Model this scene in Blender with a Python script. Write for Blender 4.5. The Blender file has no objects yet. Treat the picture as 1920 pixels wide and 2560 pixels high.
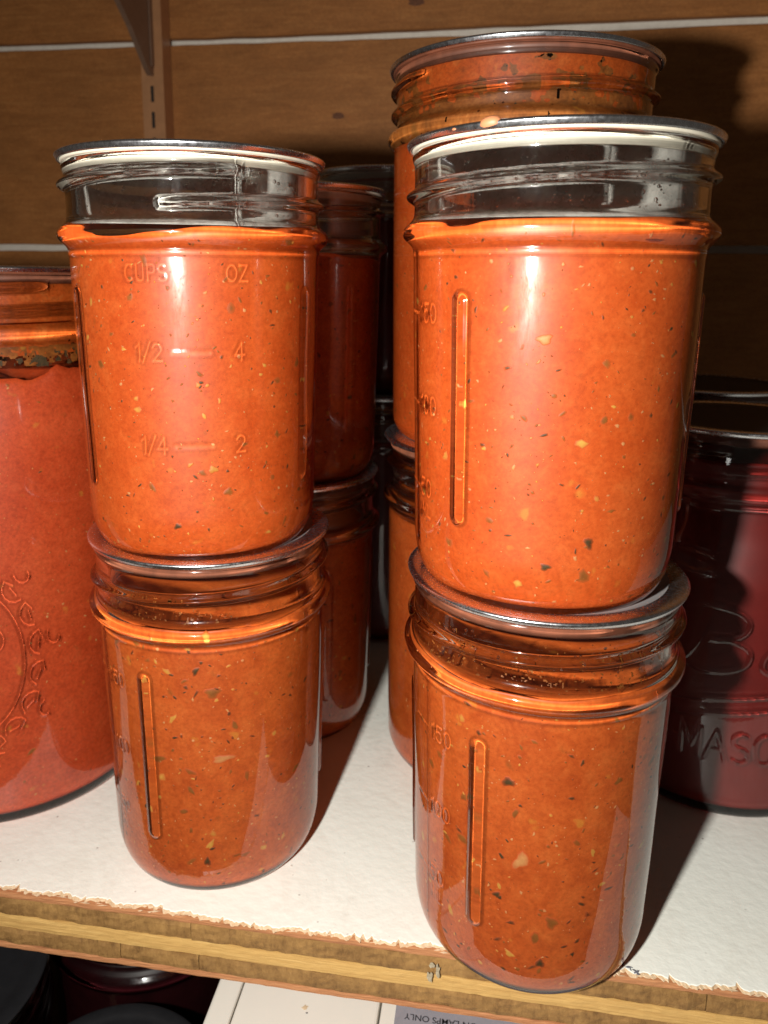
import bpy, math, random
import numpy as np
from mathutils import Matrix, Vector

SC = bpy.context.scene
COL = SC.collection
K = 100.0          # one Blender unit is one centimetre: shapes below are written in metres and scaled once at the end
SC.unit_settings.scale_length = 1.0/K

# ---------------------------------------------------------------- camera
CAM_H, PITCH, YAW, ROLL, FPX = 0.17279, 0.20251, 0.15407, 0.00808, 1966.2
cy, sy, cp, sp = math.cos(YAW), math.sin(YAW), math.cos(PITCH), math.sin(PITCH)
fwd = Vector((-sy*cp, cy*cp, -sp)); right = Vector((cy, sy, 0)); up = right.cross(fwd)
cr, sr = math.cos(ROLL), math.sin(ROLL)
r2 = right*cr + up*sr; u2 = up*cr - right*sr
cam_data = bpy.data.cameras.new('camera'); cam = bpy.data.objects.new('camera', cam_data); COL.objects.link(cam)
M4 = Matrix.Identity(4)
for i in range(3):
    M4[i][0], M4[i][1], M4[i][2] = r2[i], u2[i], -fwd[i]
M4[2][3] = CAM_H*K
cam.matrix_world = M4
cam_data.sensor_fit = 'VERTICAL'; cam_data.sensor_height = 36; cam_data.sensor_width = 27
cam_data.lens = 36*FPX/2560
cam_data.shift_x = 41.6/2560; cam_data.shift_y = -185.7/2560      # the photograph is an off-centre crop
cam_data.clip_start = 0.005*K; cam_data.clip_end = 20*K
cam_data.dof.use_dof = True; cam_data.dof.focus_distance = 0.185*K; cam_data.dof.aperture_fstop = 26/K
SC.camera = cam

# ---------------------------------------------------------------- light: a phone flash beside the lens, dim room
world = bpy.data.worlds.new('World'); SC.world = world; world.use_nodes = True
wb = world.node_tree.nodes['Background']; wb.inputs[0].default_value = (1.0, 0.82, 0.68, 1); wb.inputs[1].default_value = 0.038
FLASH = Vector((-0.063, -0.020, 0.171))
ld = bpy.data.lights.new('phone_flash', 'AREA'); ld.shape = 'DISK'; ld.size = 0.012*K
ld.energy = 1.42*K*K; ld.color = (1.0, 0.965, 0.90)
flash = bpy.data.objects.new('phone_flash', ld); COL.objects.link(flash)
flash.location = FLASH*K
flash.rotation_euler = (Vector((0.03, 0.22, 0.105)) - FLASH).to_track_quat('-Z', 'Y').to_euler()
ld.cycles.is_caustics_light = True

SC.view_settings.view_transform = 'Standard'; SC.view_settings.look = 'None'
SC.view_settings.exposure = 0.0; SC.view_settings.gamma = 1.0
SC.render.engine = 'CYCLES'
SC.cycles.use_denoising = True
SC.cycles.max_bounces = 18; SC.cycles.transmission_bounces = 16; SC.cycles.glossy_bounces = 8
SC.cycles.diffuse_bounces = 4; SC.cycles.transparent_max_bounces = 16
SC.cycles.sample_clamp_indirect = 6.0
SC.cycles.caustics_reflective = False; SC.cycles.caustics_refractive = True
SC.cycles.blur_glossy = 0.0

# ---------------------------------------------------------------- helpers
def tag(o, label=None, cat=None, group=None, kind=None):
    if label: o['label'] = label
    if cat: o['category'] = cat
    if group: o['group'] = group
    if kind: o['kind'] = kind
    return o

def link(name, mesh, mat=None, parent=None):
    if mat is not None and len(mesh.materials) == 0: mesh.materials.append(mat)
    o = bpy.data.objects.new(name, mesh); COL.objects.link(o)
    if parent: o.parent = parent
    return o

def empty(name, loc, rz=0.0):
    o = bpy.data.objects.new(name, None); COL.objects.link(o)
    o.empty_display_size = 0.02; o.location = loc; o.rotation_euler = (0, 0, rz); return o

def mesh_from(name, v, f, smooth=True):
    me = bpy.data.meshes.new(name)
    me.from_pydata([tuple(map(float, p)) for p in v] if not isinstance(v, list) else v, [], f)
    if smooth: me.polygons.foreach_set('use_smooth', np.ones(len(me.polygons), bool))
    me.update(); return me

def quads_mesh(name, V, Q, smooth=True):
    """fast mesh from numpy arrays of vertices and quads"""
    me = bpy.data.meshes.new(name)
    me.vertices.add(len(V)); me.vertices.foreach_set('co', np.ascontiguousarray(V, np.float32).ravel())
    me.loops.add(Q.size); me.loops.foreach_set('vertex_index', np.ascontiguousarray(Q, np.int32).ravel())
    me.polygons.add(len(Q)); me.polygons.foreach_set('loop_start', np.arange(0, Q.size, 4, dtype=np.int32))
    me.update(calc_edges=True)
    me.polygons.foreach_set('use_smooth', np.full(len(Q), smooth))
    me.validate(); me.update(); return me

def lathe(name, rz, ang, disp=None, close=True, smooth=True):
    """revolve rows (r,z); disp(T,Z,rowindex)->radial offset array. Rows with r<1e-5 collapse to a small ring (0.02 mm)."""
    rz = np.array(rz, float); n = len(ang); m = len(rz)
    R = np.maximum(rz[:, 0], 2e-5)[:, None] + np.zeros((1, n)); Z = rz[:, 1][:, None] + np.zeros((1, n))
    T = np.zeros((m, 1)) + np.array(ang)[None, :]
    if disp is not None: R = R + disp(T, Z)
    # theta 0 looks towards -Y (outwards); increasing theta goes to the viewer's right
    V = np.stack([R*np.sin(T), -R*np.cos(T), Z], -1).reshape(-1, 3)
    i = np.arange(m-1)[:, None]; j = np.arange(n)[None, :]; j2 = (j+1) % n
    Q = np.stack([i*n+j, i*n+j2, (i+1)*n+j2, (i+1)*n+j], -1).reshape(-1, 4)
    return quads_mesh(name, V, Q, smooth)

def box_mesh(name, x0, x1, y0, y1, z0, z1):
    v = [(x, y, z) for z in (z0, z1) for y in (y0, y1) for x in (x0, x1)]
    f = [(0, 2, 3, 1), (4, 5, 7, 6), (0, 1, 5, 4), (2, 6, 7, 3), (0, 4, 6, 2), (1, 3, 7, 5)]
    return mesh_from(name, v, f, False)

def merge(parts):
    v, f = [], []
    for pv, pf in parts:
        o = len(v); v += [tuple(p) for p in pv]; f += [tuple(i+o for i in q) for q in pf]
    return v, f

# ---------------------------------------------------------------- materials
class NT:
    def __init__(s, name):
        s.m = bpy.data.materials.new(name); s.m.use_nodes = True; s.t = s.m.node_tree; s.t.nodes.clear()
        s.out = s.n('ShaderNodeOutputMaterial')
    def n(s, t, **k):
        x = s.t.nodes.new(t)
        for a, b in k.items():
            if a.startswith('_'): setattr(x, a[1:], b)
            else:
                key = int(a[1:]) if a[0] == 'i' and a[1:].isdigit() else a.replace('__', ' ')
                x.inputs[key].default_value = b
        return x
    def l(s, a, b): s.t.links.new(a, b)
    def ramp(s, fac, stops, interp='LINEAR'):
        r = s.n('ShaderNodeValToRGB'); r.color_ramp.interpolation = interp
        e = r.color_ramp.elements
        while len(e) < len(stops): e.new(0.5)
        for k, (p, c) in enumerate(stops):
            e[k].position = p; e[k].color = (*c, 1) if len(c) == 3 else c
        s.l(fac, r.inputs[0]); return r.outputs[0]
    def coord(s, scale=(1, 1, 1), which='Object', loc=(0, 0, 0)):
        c = s.n('ShaderNodeTexCoord'); mp = s.n('ShaderNodeMapping')
        mp.inputs['Scale'].default_value = tuple(q/K for q in scale); mp.inputs['Location'].default_value = loc
        s.l(c.outputs[which], mp.inputs[0]); return mp.outputs[0]
    def noise(s, vec, scale, detail=4, rough=0.55, dist=0.0):
        x = s.n('ShaderNodeTexNoise', Scale=scale, Detail=detail, Roughness=rough, Distortion=dist)
        s.l(vec, x.inputs['Vector']); return x.outputs['Fac']
    def mix(s, fac, a, b, mode='MIX'):
        x = s.n('ShaderNodeMix', _data_type='RGBA', _blend_type=mode)
        for i, q in ((6, a), (7, b)):
            if hasattr(q, 'is_linked') or hasattr(q, 'links'): s.l(q, x.inputs[i])
            else: x.inputs[i].default_value = (*q, 1)
        if isinstance(fac, (int, float)): x.inputs[0].default_value = fac
        else: s.l(fac, x.inputs[0])
        return x.outputs[2]
    def math(s, op, a, b=None, clamp=False):
        x = s.n('ShaderNodeMath', _operation=op, _use_clamp=clamp)
        for i, q in ((0, a), (1, b)):
            if q is None: continue
            if isinstance(q, (int, float)): x.inputs[i].default_value = q
            else: s.l(q, x.inputs[i])
        return x.outputs[0]
    def bsdf(s, color, rough=0.5, metal=0.0, spec=0.5, bump=None, bstr=0.2, bdist=0.001):
        p = s.n('ShaderNodeBsdfPrincipled'); p.inputs['Metallic'].default_value = metal
        p.inputs['Specular IOR Level'].default_value = spec
        for nm, q in (('Base Color', color), ('Roughness', rough)):
            if isinstance(q, (int, float)): p.inputs[nm].default_value = q
            elif isinstance(q, tuple): p.inputs[nm].default_value = (*q, 1)
            else: s.l(q, p.inputs[nm])
        if bump is not None:
            b = s.n('ShaderNodeBump', Strength=bstr, Distance=bdist*K); s.l(bump, b.inputs['Height']); s.l(b.outputs[0], p.inputs['Normal'])
        s.l(p.outputs[0], s.out.inputs[0]); return p

def m_glass():
    s = NT('jar_glass'); g = s.n('ShaderNodeBsdfGlass', Roughness=0.0, IOR=1.5)
    g.inputs['Color'].default_value = (0.985, 0.99, 0.985, 1)
    # greasy finger smudges: a thin patchy haze that scatters a little of the reflection
    h = s.n('ShaderNodeBsdfAnisotropic', Roughness=0.19); h.inputs['Color'].default_value = (1, 1, 1, 1)
    v = s.coord(); n = s.math('MULTIPLY', s.noise(v, 60, 3, 0.6, 0.4), s.noise(s.coord((1, 1, 0.25)), 700, 4, 0.7))
    f = s.ramp(n, [(0.17, (0.0008,)*3), (0.44, (0.018,)*3)])
    m = s.n('ShaderNodeMixShader'); s.l(f, m.inputs[0]); s.l(g.outputs[0], m.inputs[1]); s.l(h.outputs[0], m.inputs[2])
    s.l(m.outputs[0], s.out.inputs[0]); return s.m

def m_sauce(name, base, light, dark, seed=0.0, grain=1.0):
    s = NT(name); v = s.coord(loc=(seed, seed*1.7, seed*0.3))
    big = s.noise(v, 55, 3, 0.5); mid = s.noise(v, 260, 4, 0.6, 0.6); fine = s.noise(v, 1050, 4, 0.65)
    c = s.ramp(big, [(0.32, dark), (0.5, base), (0.72, light)])
    c2 = s.ramp(mid, [(0.30, dark), (0.52, base), (0.74, light)])
    c = s.mix(0.6, c, c2)
    g = s.ramp(fine, [(0.28, (0.66, 0.62, 0.60)), (0.5, (1, 1, 1)), (0.72, (1.22, 1.35, 1.5))])
    c = s.mix(0.55*grain, c, g, 'MULTIPLY')
    # cloudy, deeper-lying greenish patches of herbs under the surface
    herb = s.noise(v, 170, 2, 0.5)
    hf = s.ramp(herb, [(0.70, (0, 0, 0)), (0.80, (0.45, 0.45, 0.45))])
    c = s.mix(hf, c, (0.22, 0.10, 0.02))
    yel = s.noise(s.coord(loc=(3+seed, 1, 2)), 230, 2, 0.4)
    yf = s.ramp(yel, [(0.70, (0, 0, 0)), (0.79, (0.5, 0.5, 0.5))])
    c = s.mix(yf, c, (0.86, 0.36, 0.05))
    s.bsdf(c, 0.42, 0, 0.3); return s.m

def m_plain(name, col, rough=0.5, metal=0.0, var=0.15, scale=300, spec=0.5):
    s = NT(name); n = s.noise(s.coord(), scale, 4, 0.6)
    c = s.mix(var, col, s.ramp(n, [(0.3, tuple(x*0.4 for x in col)), (0.7, tuple(min(1, x*1.5) for x in col))]))
    s.bsdf(c, rough, metal, spec); return s.m

def m_bit(name, col, var=0.6, scale=700, sauce=(0.76, 0.125, 0.024)):
    s = NT(name); n = s.noise(s.coord(), scale, 4, 0.6)
    c = s.mix(var, col, s.ramp(n, [(0.3, tuple(x*0.45 for x in col)), (0.7, tuple(min(1, x*1.5) for x in col))]))
    at = s.n('ShaderNodeAttribute', _attribute_name='cover')
    f = s.math('ADD', at.outputs['Fac'], s.math('MULTIPLY', s.math('SUBTRACT', n, 0.5), 0.5), True)
    s.bsdf(s.mix(f, sauce, c), 0.5, 0, 0.3); return s.m
def set_cover(me, vals):
    a = me.color_attributes.new('cover', 'FLOAT_COLOR', 'POINT')
    d = np.ones((len(vals), 4), np.float32); d[:, :3] = np.array(vals, np.float32)[:, None]; a.data.foreach_set('color', d.ravel())

def m_lid():
    s = NT('tin_lid_edge'); v = s.coord(); n = s.noise(v, 900, 4, 0.65)
    r = s.ramp(n, [(0.3, (0.20,)*3), (0.7, (0.32,)*3)])
    s.bsdf((0.80, 0.82, 0.86), r, 1.0, 0.5, bump=n, bstr=0.05, bdist=0.0004); return s.m
def m_lidtop():
    s = NT('tin_lid_panel'); v = s.coord(); n = s.noise(v, 900, 4, 0.65); n2 = s.noise(v, 60, 3, 0.5)
    c = s.ramp(n2, [(0.3, (0.30, 0.29, 0.29)), (0.7, (0.40, 0.39, 0.39))])
    s.bsdf(c, 0.45, 0.10, 0.5, bump=n, bstr=0.06, bdist=0.0004); return s.m

def m_paint():
    s = NT('shelf_white_paint'); v = s.coord()
    big = s.noise(v, 14, 4, 0.55); fine = s.noise(v, 650, 5, 0.6); lump = s.noise(v, 300, 3, 0.5)
    c = s.ramp(big, [(0.3, (0.79, 0.80, 0.725)), (0.7, (0.86, 0.875, 0.81))])
    sp_ = s.n('ShaderNodeTexVoronoi', Scale=190, Randomness=1.0); s.l(v, sp_.inputs['Vector'])
    rnd = s.noise(v, 33, 2)
    f = s.ramp(sp_.outputs['Distance'], [(0.045, (1, 1, 1)), (0.085, (0, 0, 0))])
    gate = s.ramp(rnd, [(0.46, (0, 0, 0)), (0.58, (0.8,)*3)])
    c = s.mix(s.math('MULTIPLY', f, gate), c, (0.30, 0.27, 0.24))
    sm = s.ramp(s.noise(s.coord((1, 0.3, 1)), 70, 5, 0.65), [(0.60, (0, 0, 0)), (0.78, (0.35,)*3)])
    c = s.mix(sm, c, (0.55, 0.50, 0.43))
    st = s.ramp(s.noise(v, 22, 6, 0.7, 1.2), [(0.50, (0, 0, 0)), (0.56, (0.10,)*3), (0.60, (0, 0, 0))])
    c = s.mix(st, c, (0.52, 0.45, 0.36))
    h = s.math('ADD', s.math('MULTIPLY', fine, 0.25), lump)
    s.bsdf(c, 0.42, 0, 0.35, bump=h, bstr=0.22, bdist=0.0009); return s.m

def m_wood(name, a, b, d, sc=(6, 60, 60), end=False, rough=0.65, bstr=0.3, grain=0.0):
    s = NT(name)
    if end:
        v = s.coord((1, 1, 0.45)); n = s.noise(v, 520, 7, 0.75, 0.3); n2 = s.noise(s.coord((0.5, 1, 1)), 130, 5, 0.65)
        c = s.ramp(n, [(0.28, d), (0.48, b), (0.72, a)]); c = s.mix(0.4, c, s.ramp(n2, [(0.35, d), (0.65, a)]))
    else:
        v = s.coord(sc); n = s.noise(v, 12, 6, 0.62, 0.9); n2 = s.noise(v, 60, 4, 0.6, 0.2)
        c = s.ramp(n, [(0.30, d), (0.5, b), (0.70, a)]); c = s.mix(0.3, c, s.ramp(n2, [(0.3, d), (0.7, a)]))
    if grain:
        g = s.noise(s.coord(), 900, 5, 0.75); g2 = s.noise(s.coord((1, 1, 2)), 25, 4, 0.6)
        c = s.mix(grain, c, s.ramp(g, [(0.25, (0.45,)*3), (0.5, (1,)*3), (0.75, (1.6,)*3)]), 'MULTIPLY')
        c = s.mix(0.6, c, s.ramp(g2, [(0.3, (0.75,)*3), (0.7, (1.2,)*3)]), 'MULTIPLY')
    s.bsdf(c, rough, 0, 0.3, bump=n, bstr=bstr, bdist=0.0006); return s.m

GLASS = m_glass(); LID = m_lid(); LIDTOP = m_lidtop()
LINER = m_plain('lid_liner_cream', (0.66, 0.61, 0.49), 0.45, var=0.12, scale=500)
S_MAIN = m_sauce('tomato_sauce', (0.80, 0.122, 0.018), (0.88, 0.172, 0.032), (0.68, 0.087, 0.011))
S_LOW = m_sauce('tomato_sauce_brown', (0.74, 0.132, 0.021), (0.83, 0.190, 0.036), (0.56, 0.083, 0.012), 5.0)
S_RED = m_sauce('tomato_sauce_red', (0.80, 0.098, 0.024), (0.87, 0.140, 0.040), (0.66, 0.070, 0.015), 9.0, 1.2)
S_DARK = m_plain('beet_red_juice', (0.25, 0.014, 0.010), 0.4, var=0.25, scale=90)
S_BERRY = m_plain('dark_berry_jam', (0.035, 0.004, 0.006), 0.35, var=0.5, scale=140)
HERB = m_bit('herb_flecks', (0.080, 0.050, 0.016), 0.7, 700)
HERB2 = m_bit('deep_herb_bits', (0.34, 0.115, 0.020), 0.5, 500)
GARLIC = m_bit('garlic_bits', (0.90, 0.40, 0.07), 0.35, 500)
SEED = m_bit('tomato_seeds', (0.92, 0.40, 0.14), 0.3, 500)
SPECK = m_plain('herb_specks', (0.085, 0.055, 0.018), 0.6, var=0.7, scale=700)
PINK = m_plain('dried_sauce_drop', (0.50, 0.19, 0.085), 0.5)
SMEAR = m_sauce('sauce_smear', (0.66, 0.105, 0.012), (0.76, 0.20, 0.04), (0.42, 0.08, 0.012), 2.0, 1.5)
SMEAR2 = m_sauce('sauce_smear_brown', (0.40, 0.115, 0.020), (0.58, 0.21, 0.05), (0.15, 0.050, 0.012), 7.0, 1.6)
PAINT = m_paint()
VENEER = m_wood('veneer_red', (0.58, 0.28, 0.125), (0.45, 0.19, 0.080), (0.24, 0.09, 0.038), (6, 40, 160))
PLY_END = m_wood('ply_end_grain', (0.40, 0.225, 0.075), (0.26, 0.135, 0.042), (0.075, 0.034, 0.012), end=True, bstr=0.55)
PLY_LONG = m_wood('ply_long_grain', (0.68, 0.44, 0.16), (0.56, 0.335, 0.105), (0.38, 0.20, 0.06), (5, 60, 190))
BOARD = m_wood('wall_board', (0.40, 0.165, 0.047), (0.33, 0.124, 0.032), (0.26, 0.092, 0.022), (3, 30, 30), bstr=0.15, grain=0.5)
WHITE_GAP = m_plain('white_gap_filler', (0.78, 0.72, 0.62), 0.7, var=0.15)
RAIL = m_plain('brown_rail_paint', (0.46, 0.22, 0.10), 0.38, 0.2, 0.15, 200)
BRACKET = m_plain('bracket_steel', (0.22, 0.13, 0.085), 0.4, 0.3, 0.15, 200)
BLACKHOLE = m_plain('slot_dark', (0.02, 0.012, 0.008), 0.8)
KNOT = m_plain('knot_dark', (0.14, 0.05, 0.02), 0.8, var=0.6, scale=900)
ENAMEL = m_plain('white_enamel', (0.82, 0.78, 0.70), 0.35, var=0.05, scale=40)
FOIL = m_plain('grey_foil_label', (0.42, 0.41, 0.46), 0.4, 0.3, 0.12)
INK = m_plain('black_ink', (0.03, 0.03, 0.035), 0.6)
BLACKLID_SHADE = m_plain('black_lid_and_shade', (0.018, 0.018, 0.02), 0.38, 0.0, 0.2, 200)  # black lids below the shelf, and painted shade on other lid tops
DARKWOOD = m_wood('lower_shelf_wood', (0.20, 0.12, 0.06), (0.14, 0.08, 0.04), (0.08, 0.04, 0.02), (4, 40, 40))

# ---------------------------------------------------------------- embossing
def arc(cx, cz, rx, rz, a0, a1, n=10):
    return [(cx+rx*math.cos(math.radians(a0+(a1-a0)*k/n)), cz+rz*math.sin(math.radians(a0+(a1-a0)*k/n))) for k in range(n+1)]
GLY = {
 '0': [arc(.3, .5, .27, .48, 0, 360, 18)], '1': [[(.12, .78), (.32, 1), (.32, 0)]],
 '2': [arc(.3, .72, .26, .27, 160, -30, 10)+[(.06, 0), (.58, 0)]],
 '3': [arc(.28, .74, .25, .25, 150, -90, 8)+arc(.28, .25, .28, .25, 90, -150, 8)],
 '4': [[(.44, 0), (.44, 1), (.04, .3), (.6, .3)]], '5': [[(.54, 1), (.12, 1), (.08, .56)]+arc(.28, .32, .28, .31, 120, -150, 10)],
 '6': [[(.48, 1), (.14, .52)]+arc(.3, .28, .25, .28, 150, -210, 14)], '/': [[(.0, -.1), (.5, 1.1)]],
 'C': [arc(.34, .5, .32, .5, 50, 310, 14)], 'U': [[(.05, 1), (.05, .3)]+arc(.3, .28, .25, .28, 180, 360, 8)+[(.55, 1)]],
 'P': [[(.08, 0), (.08, 1), (.34, 1)]+arc(.34, .75, .22, .25, 90, -90, 8)+[(.08, .5)]],
 'S': [arc(.3, .75, .25, .25, 40, 270, 9)+arc(.3, .25, .27, .25, 90, -140, 9)],
 'O': [arc(.34, .5, .33, .5, 0, 360, 18)], 'Z': [[(.04, 1), (.56, 1), (.04, 0), (.58, 0)]],
 'M': [[(.04, 0), (.04, 1), (.34, .3), (.64, 1), (.64, 0)]], 'L': [[(.08, 1), (.08, 0), (.5, 0)]],
 'A': [[(.0, 0), (.32, 1), (.64, 0)], [(.12, .35), (.52, .35)]], 'N': [[(.05, 0), (.05, 1), (.56, 0), (.56, 1)]],
 '-': [[(.0, .5), (.6, .5)]], ' ': []}
WID = {'1': .5, '/': .6, 'M': .82, 'A': .78, 'O': .82, 'C': .76, 'L': .64, ' ': .5}
def text_strokes(txt, s0, z0, h, center=False, sx=1.0):
    out = []; w = sum(WID.get(c, .74) for c in txt)*h*sx
    x = s0 - (w/2 if center else 0)
    for c in txt:
        for pl in GLY[c]: out.append([(x+a*h*sx, z0+b*h) for a, b in pl])
        x += WID.get(c, .74)*h*sx
    return out

def smooth_line(pl, n=6):
    p = [pl[0]]+list(pl)+[pl[-1]]; out = []
    for a, b, c, d in zip(p[:-3], p[1:-2], p[2:-1], p[3:]):
        for k in range(n):
            t = k/n
            out.append(tuple(.5*((2*b[i])+(-a[i]+c[i])*t+(2*a[i]-5*b[i]+4*c[i]-d[i])*t*t+(-a[i]+3*b[i]-3*c[i]+d[i])*t**3) for i in (0, 1)))
    return out+[tuple(pl[-1])]

class Emboss:
    """raised strokes on a lathed wall: strokes in (arc length at radius R, z)"""
    def __init__(s, R): s.R = R; s.items = []
    def add(s, strokes, hw, amp, flat=0.35):
        for pl in strokes: s.items.append((np.array(pl, float), hw, amp, flat))
    def __call__(s, T, Z):
        D = np.zeros_like(T)
        S = ((T + math.pi) % (2*math.pi) - math.pi)*s.R
        s_row = S[0]; z_col = Z[:, 0]
        for pl, hw, amp, flat in s.items:
            pl = pl.copy(); c = pl[:, 0].mean(); c2 = ((c/s.R + math.pi) % (2*math.pi) - math.pi)*s.R; pl[:, 0] += c2 - c
            ji = np.where((s_row > pl[:, 0].min()-hw) & (s_row < pl[:, 0].max()+hw))[0]
            ii = np.where((z_col > pl[:, 1].min()-hw) & (z_col < pl[:, 1].max()+hw))[0]
            if len(ji) == 0 or len(ii) == 0: continue
            sub = np.ix_(ii, ji); A, B = S[sub], Z[sub]; d = np.full(A.shape, 1e9)
            for (x0, y0), (x1, y1) in zip(pl[:-1], pl[1:]):
                L2 = (x1-x0)**2+(y1-y0)**2 + 1e-18
                t = np.clip(((A-x0)*(x1-x0)+(B-y0)*(y1-y0))/L2, 0, 1)
                d = np.minimum(d, np.hypot(A-x0-t*(x1-x0), B-y0-t*(y1-y0)))
            t = np.clip((1-d/hw)/(1-flat), 0, 1); h = amp*t*t*(3-2*t)
            D[sub] = np.maximum(D[sub], h)
        return D

def thread_disp(zc0, pitch, t0, t1, hw, amp):
    """helical thread from angle t0 to t1 (radians, may exceed a turn), centre zc0 + pitch*(t-t0)/2pi"""
    def f(T, Z):
        D = np.zeros_like(T)
        base = np.mod(T - t0, 2*math.pi)
        for k in range(3):
            t = base + 2*math.pi*k
            zc = zc0 + pitch*t/(2*math.pi)
            end = np.clip(np.minimum(t, (t1-t0)-t)/0.22, 0, 1)
            q = np.clip(1-np.abs(Z-zc)/hw, 0, 1)
            D = np.maximum(D, amp*np.sqrt(end)*q*q*(3-2*q))
        return D
    return f

# ---------------------------------------------------------------- jar profiles
def bumpz(z, zc, w, a): return a*np.exp(-np.abs((z-zc)/w)**2.6)
def jar_rows(wall, zt, rc, floor, th, zin_rows, corner=0.0052, zfine=0.00032, zlow=None):
    """wall(z)->outer radius for z>=corner; returns closed profile outer->rim->inner"""
    rb = float(wall(np.array(corner)))
    rows = [(0, 0.0008), (rc*0.5, 0.0008), (rc*0.90, 0.0006), (rc*0.96, 0.0002), (rc, 0.0)]
    for k in range(1, 10):
        a = math.radians(-90 + 90*k/10); rows.append((rc + (rb-rc)*math.cos(a), corner + corner*math.sin(a)))
    z = corner
    zs = np.arange(corner, zt-0.0009, zfine)
    rows += [(float(wall(q)), float(q)) for q in zs]
    rt = float(wall(zt-0.0009))
    rows += [(rt-0.0001, zt-0.0005), (rt-0.0004, zt-0.0001), (rt-0.0010, zt), (rt-th+0.0009, zt), (rt-th+0.0003, zt-0.0002), (rt-th, zt-0.0008)]
    inn = [(float(inner(wall, q, th, corner, floor)), float(q)) for q in np.linspace(zt-0.0014, floor+0.0005, zin_rows)]
    rows += inn
    ri = inn[-1][0]
    rows += [(ri*0.93, floor+0.0001), (ri*0.8, floor), (ri*0.4, floor-0.0002), (0, floor-0.0003)]
    return rows
NECK = {}
def inner(wall, z, th, corner, floor):
    r = wall.base(z) - th + 0.8*float(bumpz(np.asarray(z), *wall.b[0]))
    ch = getattr(wall, 'corner', 0.0046); k = max(0.0, min(1.0, (z-floor)/ch)); return r - 0.0050*(1-math.sqrt(max(0, 1-(1-k)**2)))

class Wall:
    def __init__(s, pts, bumps): s.p = np.array(pts); s.b = bumps
    def base(s, z): return float(np.interp(z, s.p[:, 0], s.p[:, 1]))
    def __call__(s, z):
        r = np.interp(z, s.p[:, 0], s.p[:, 1])
        for b in s.b: r = r + bumpz(np.asarray(z), *b)
        return r

def smooth_pts(pts, n=200, w=0.0018):
    p = np.array(pts); z = np.linspace(p[0, 0], p[-1, 0], n); k = []
    for q in z:
        ww = np.exp(-((z-q)/w)**2); k.append((np.interp(z, p[:, 0], p[:, 1])*ww).sum()/ww.sum())
    return np.stack([z, np.array(k)], 1)

TAU = 2*math.pi
rad = math.radians
# half-pint straight jar with ribs and measuring marks
H8, ZT8 = 0.1016, 0.0994
W8 = Wall(smooth_pts([(0, .0308), (.014, .0310), (.074, .0325), (.0786, .0325), (.0841, .0326), (.0886, .0324), (.0994, .0326)]),
          [(.0816, .0024, .00255), (.0771, .0007, .00018), (.0983, .0012, .0005)])
W8.corner = .0105
E8 = Emboss(0.0315)
R8 = 0.0315
for a in (60, -60, 120, -120):
    E8.add([[(rad(a)*R8, .0205), (rad(a)*R8, .0672)]], .0023, .00062, .42)
E8.add(text_strokes('CUPS', -.0148, .0706, .0036), .00062, .00008, .05); E8.add(text_strokes('OZ', .0085, .0706, .0036), .00062, .00008, .05)
for zz, a, b in ((.0538, '1/2', '4'), (.0312, '1/4', '2')):
    E8.add(text_strokes(a, -.0135, zz-.0018, .0040), .00062, .00008, .05); E8.add(text_strokes(b, .0100, zz-.0018, .0040), .00062, .00008, .05)
    E8.add([[(-.0042, zz), (.0042, zz)]], .0012, .00010, .05)
for zz, a in ((.0640, '150'), (.0435, '100'), (.0240, '50')):
    E8.add(text_strokes(a, rad(92)*R8, zz-.0018, .0040), .00062, .00008, .05)
    E8.add([[(rad(78)*R8, zz+.0004), (rad(89)*R8, zz)]], .00058, .00007, .05)
E8.add(text_strokes('ML', rad(94)*R8, .0172, .0030), .00058, .00007, .05)
for a in (90, -90): E8.add([[(rad(a)*R8, .008), (rad(a)*R8, .078)]], .00035, .00009, .1)
for a in (20, -160): E8.add([[(rad(a)*R8, .083), (rad(a)*R8, .0975)]], .0003, .00008, .1)
TH8 = thread_disp(.0879, .0071, rad(-12), rad(-12)+TAU*1.10, .0019, .0019)
def D8(T, Z):
    # embossing only on the outer wall: rows are ordered outer (rising) first
    m = T.shape[0]; o = np.argmax(Z[:, 0]) + 1
    D = np.zeros_like(T); D[:o] = E8(T[:o], Z[:o]) + TH8(T[:o], Z[:o])
    wob = 0.00006*np.sin(3*T[:o]+40*Z[:o]) + 0.00005*np.sin(7*T[:o]+170*Z[:o]+1.3)
    D[:o] += wob*np.clip(Z[:o]/.01, 0, 1)
    return D
ROWS8 = jar_rows(W8, ZT8, .0258, .0022, .0026, 130, .0125)
ME_GLASS8 = lathe('half_pint_glass', ROWS8, np.linspace(0, TAU, 720, endpoint=False), D8)
ME_GLASS8.materials.append(GLASS)

# wide-mouth pint
HP, ZTP = 0.1195, 0.1173
WP = Wall(smooth_pts([(0, .0398), (.006, .0403), (.0913, .0412), (.0973, .0408), (.1013, .0402), (.1173, .0406)]), [(.0975, .0026, .0024), (.1163, .0012, .0006)])
WP.corner = .006
THP = thread_disp(.1035, .0070, rad(40), rad(40)+TAU*1.3, .0019, .0021)
def DP(T, Z):
    o = np.argmax(Z[:, 0])+1; D = np.zeros_like(T); D[:o] = THP(T[:o], Z[:o]) + 0.00007*np.sin(3*T[:o]+40*Z[:o]); return D
ME_GLASSP = lathe('pint_glass', jar_rows(WP, ZTP, .0345, .0026, .0028, 60, .0075, .0005), np.linspace(0, TAU, 240, endpoint=False), DP)
ME_GLASSP.materials.append(GLASS)

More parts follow.
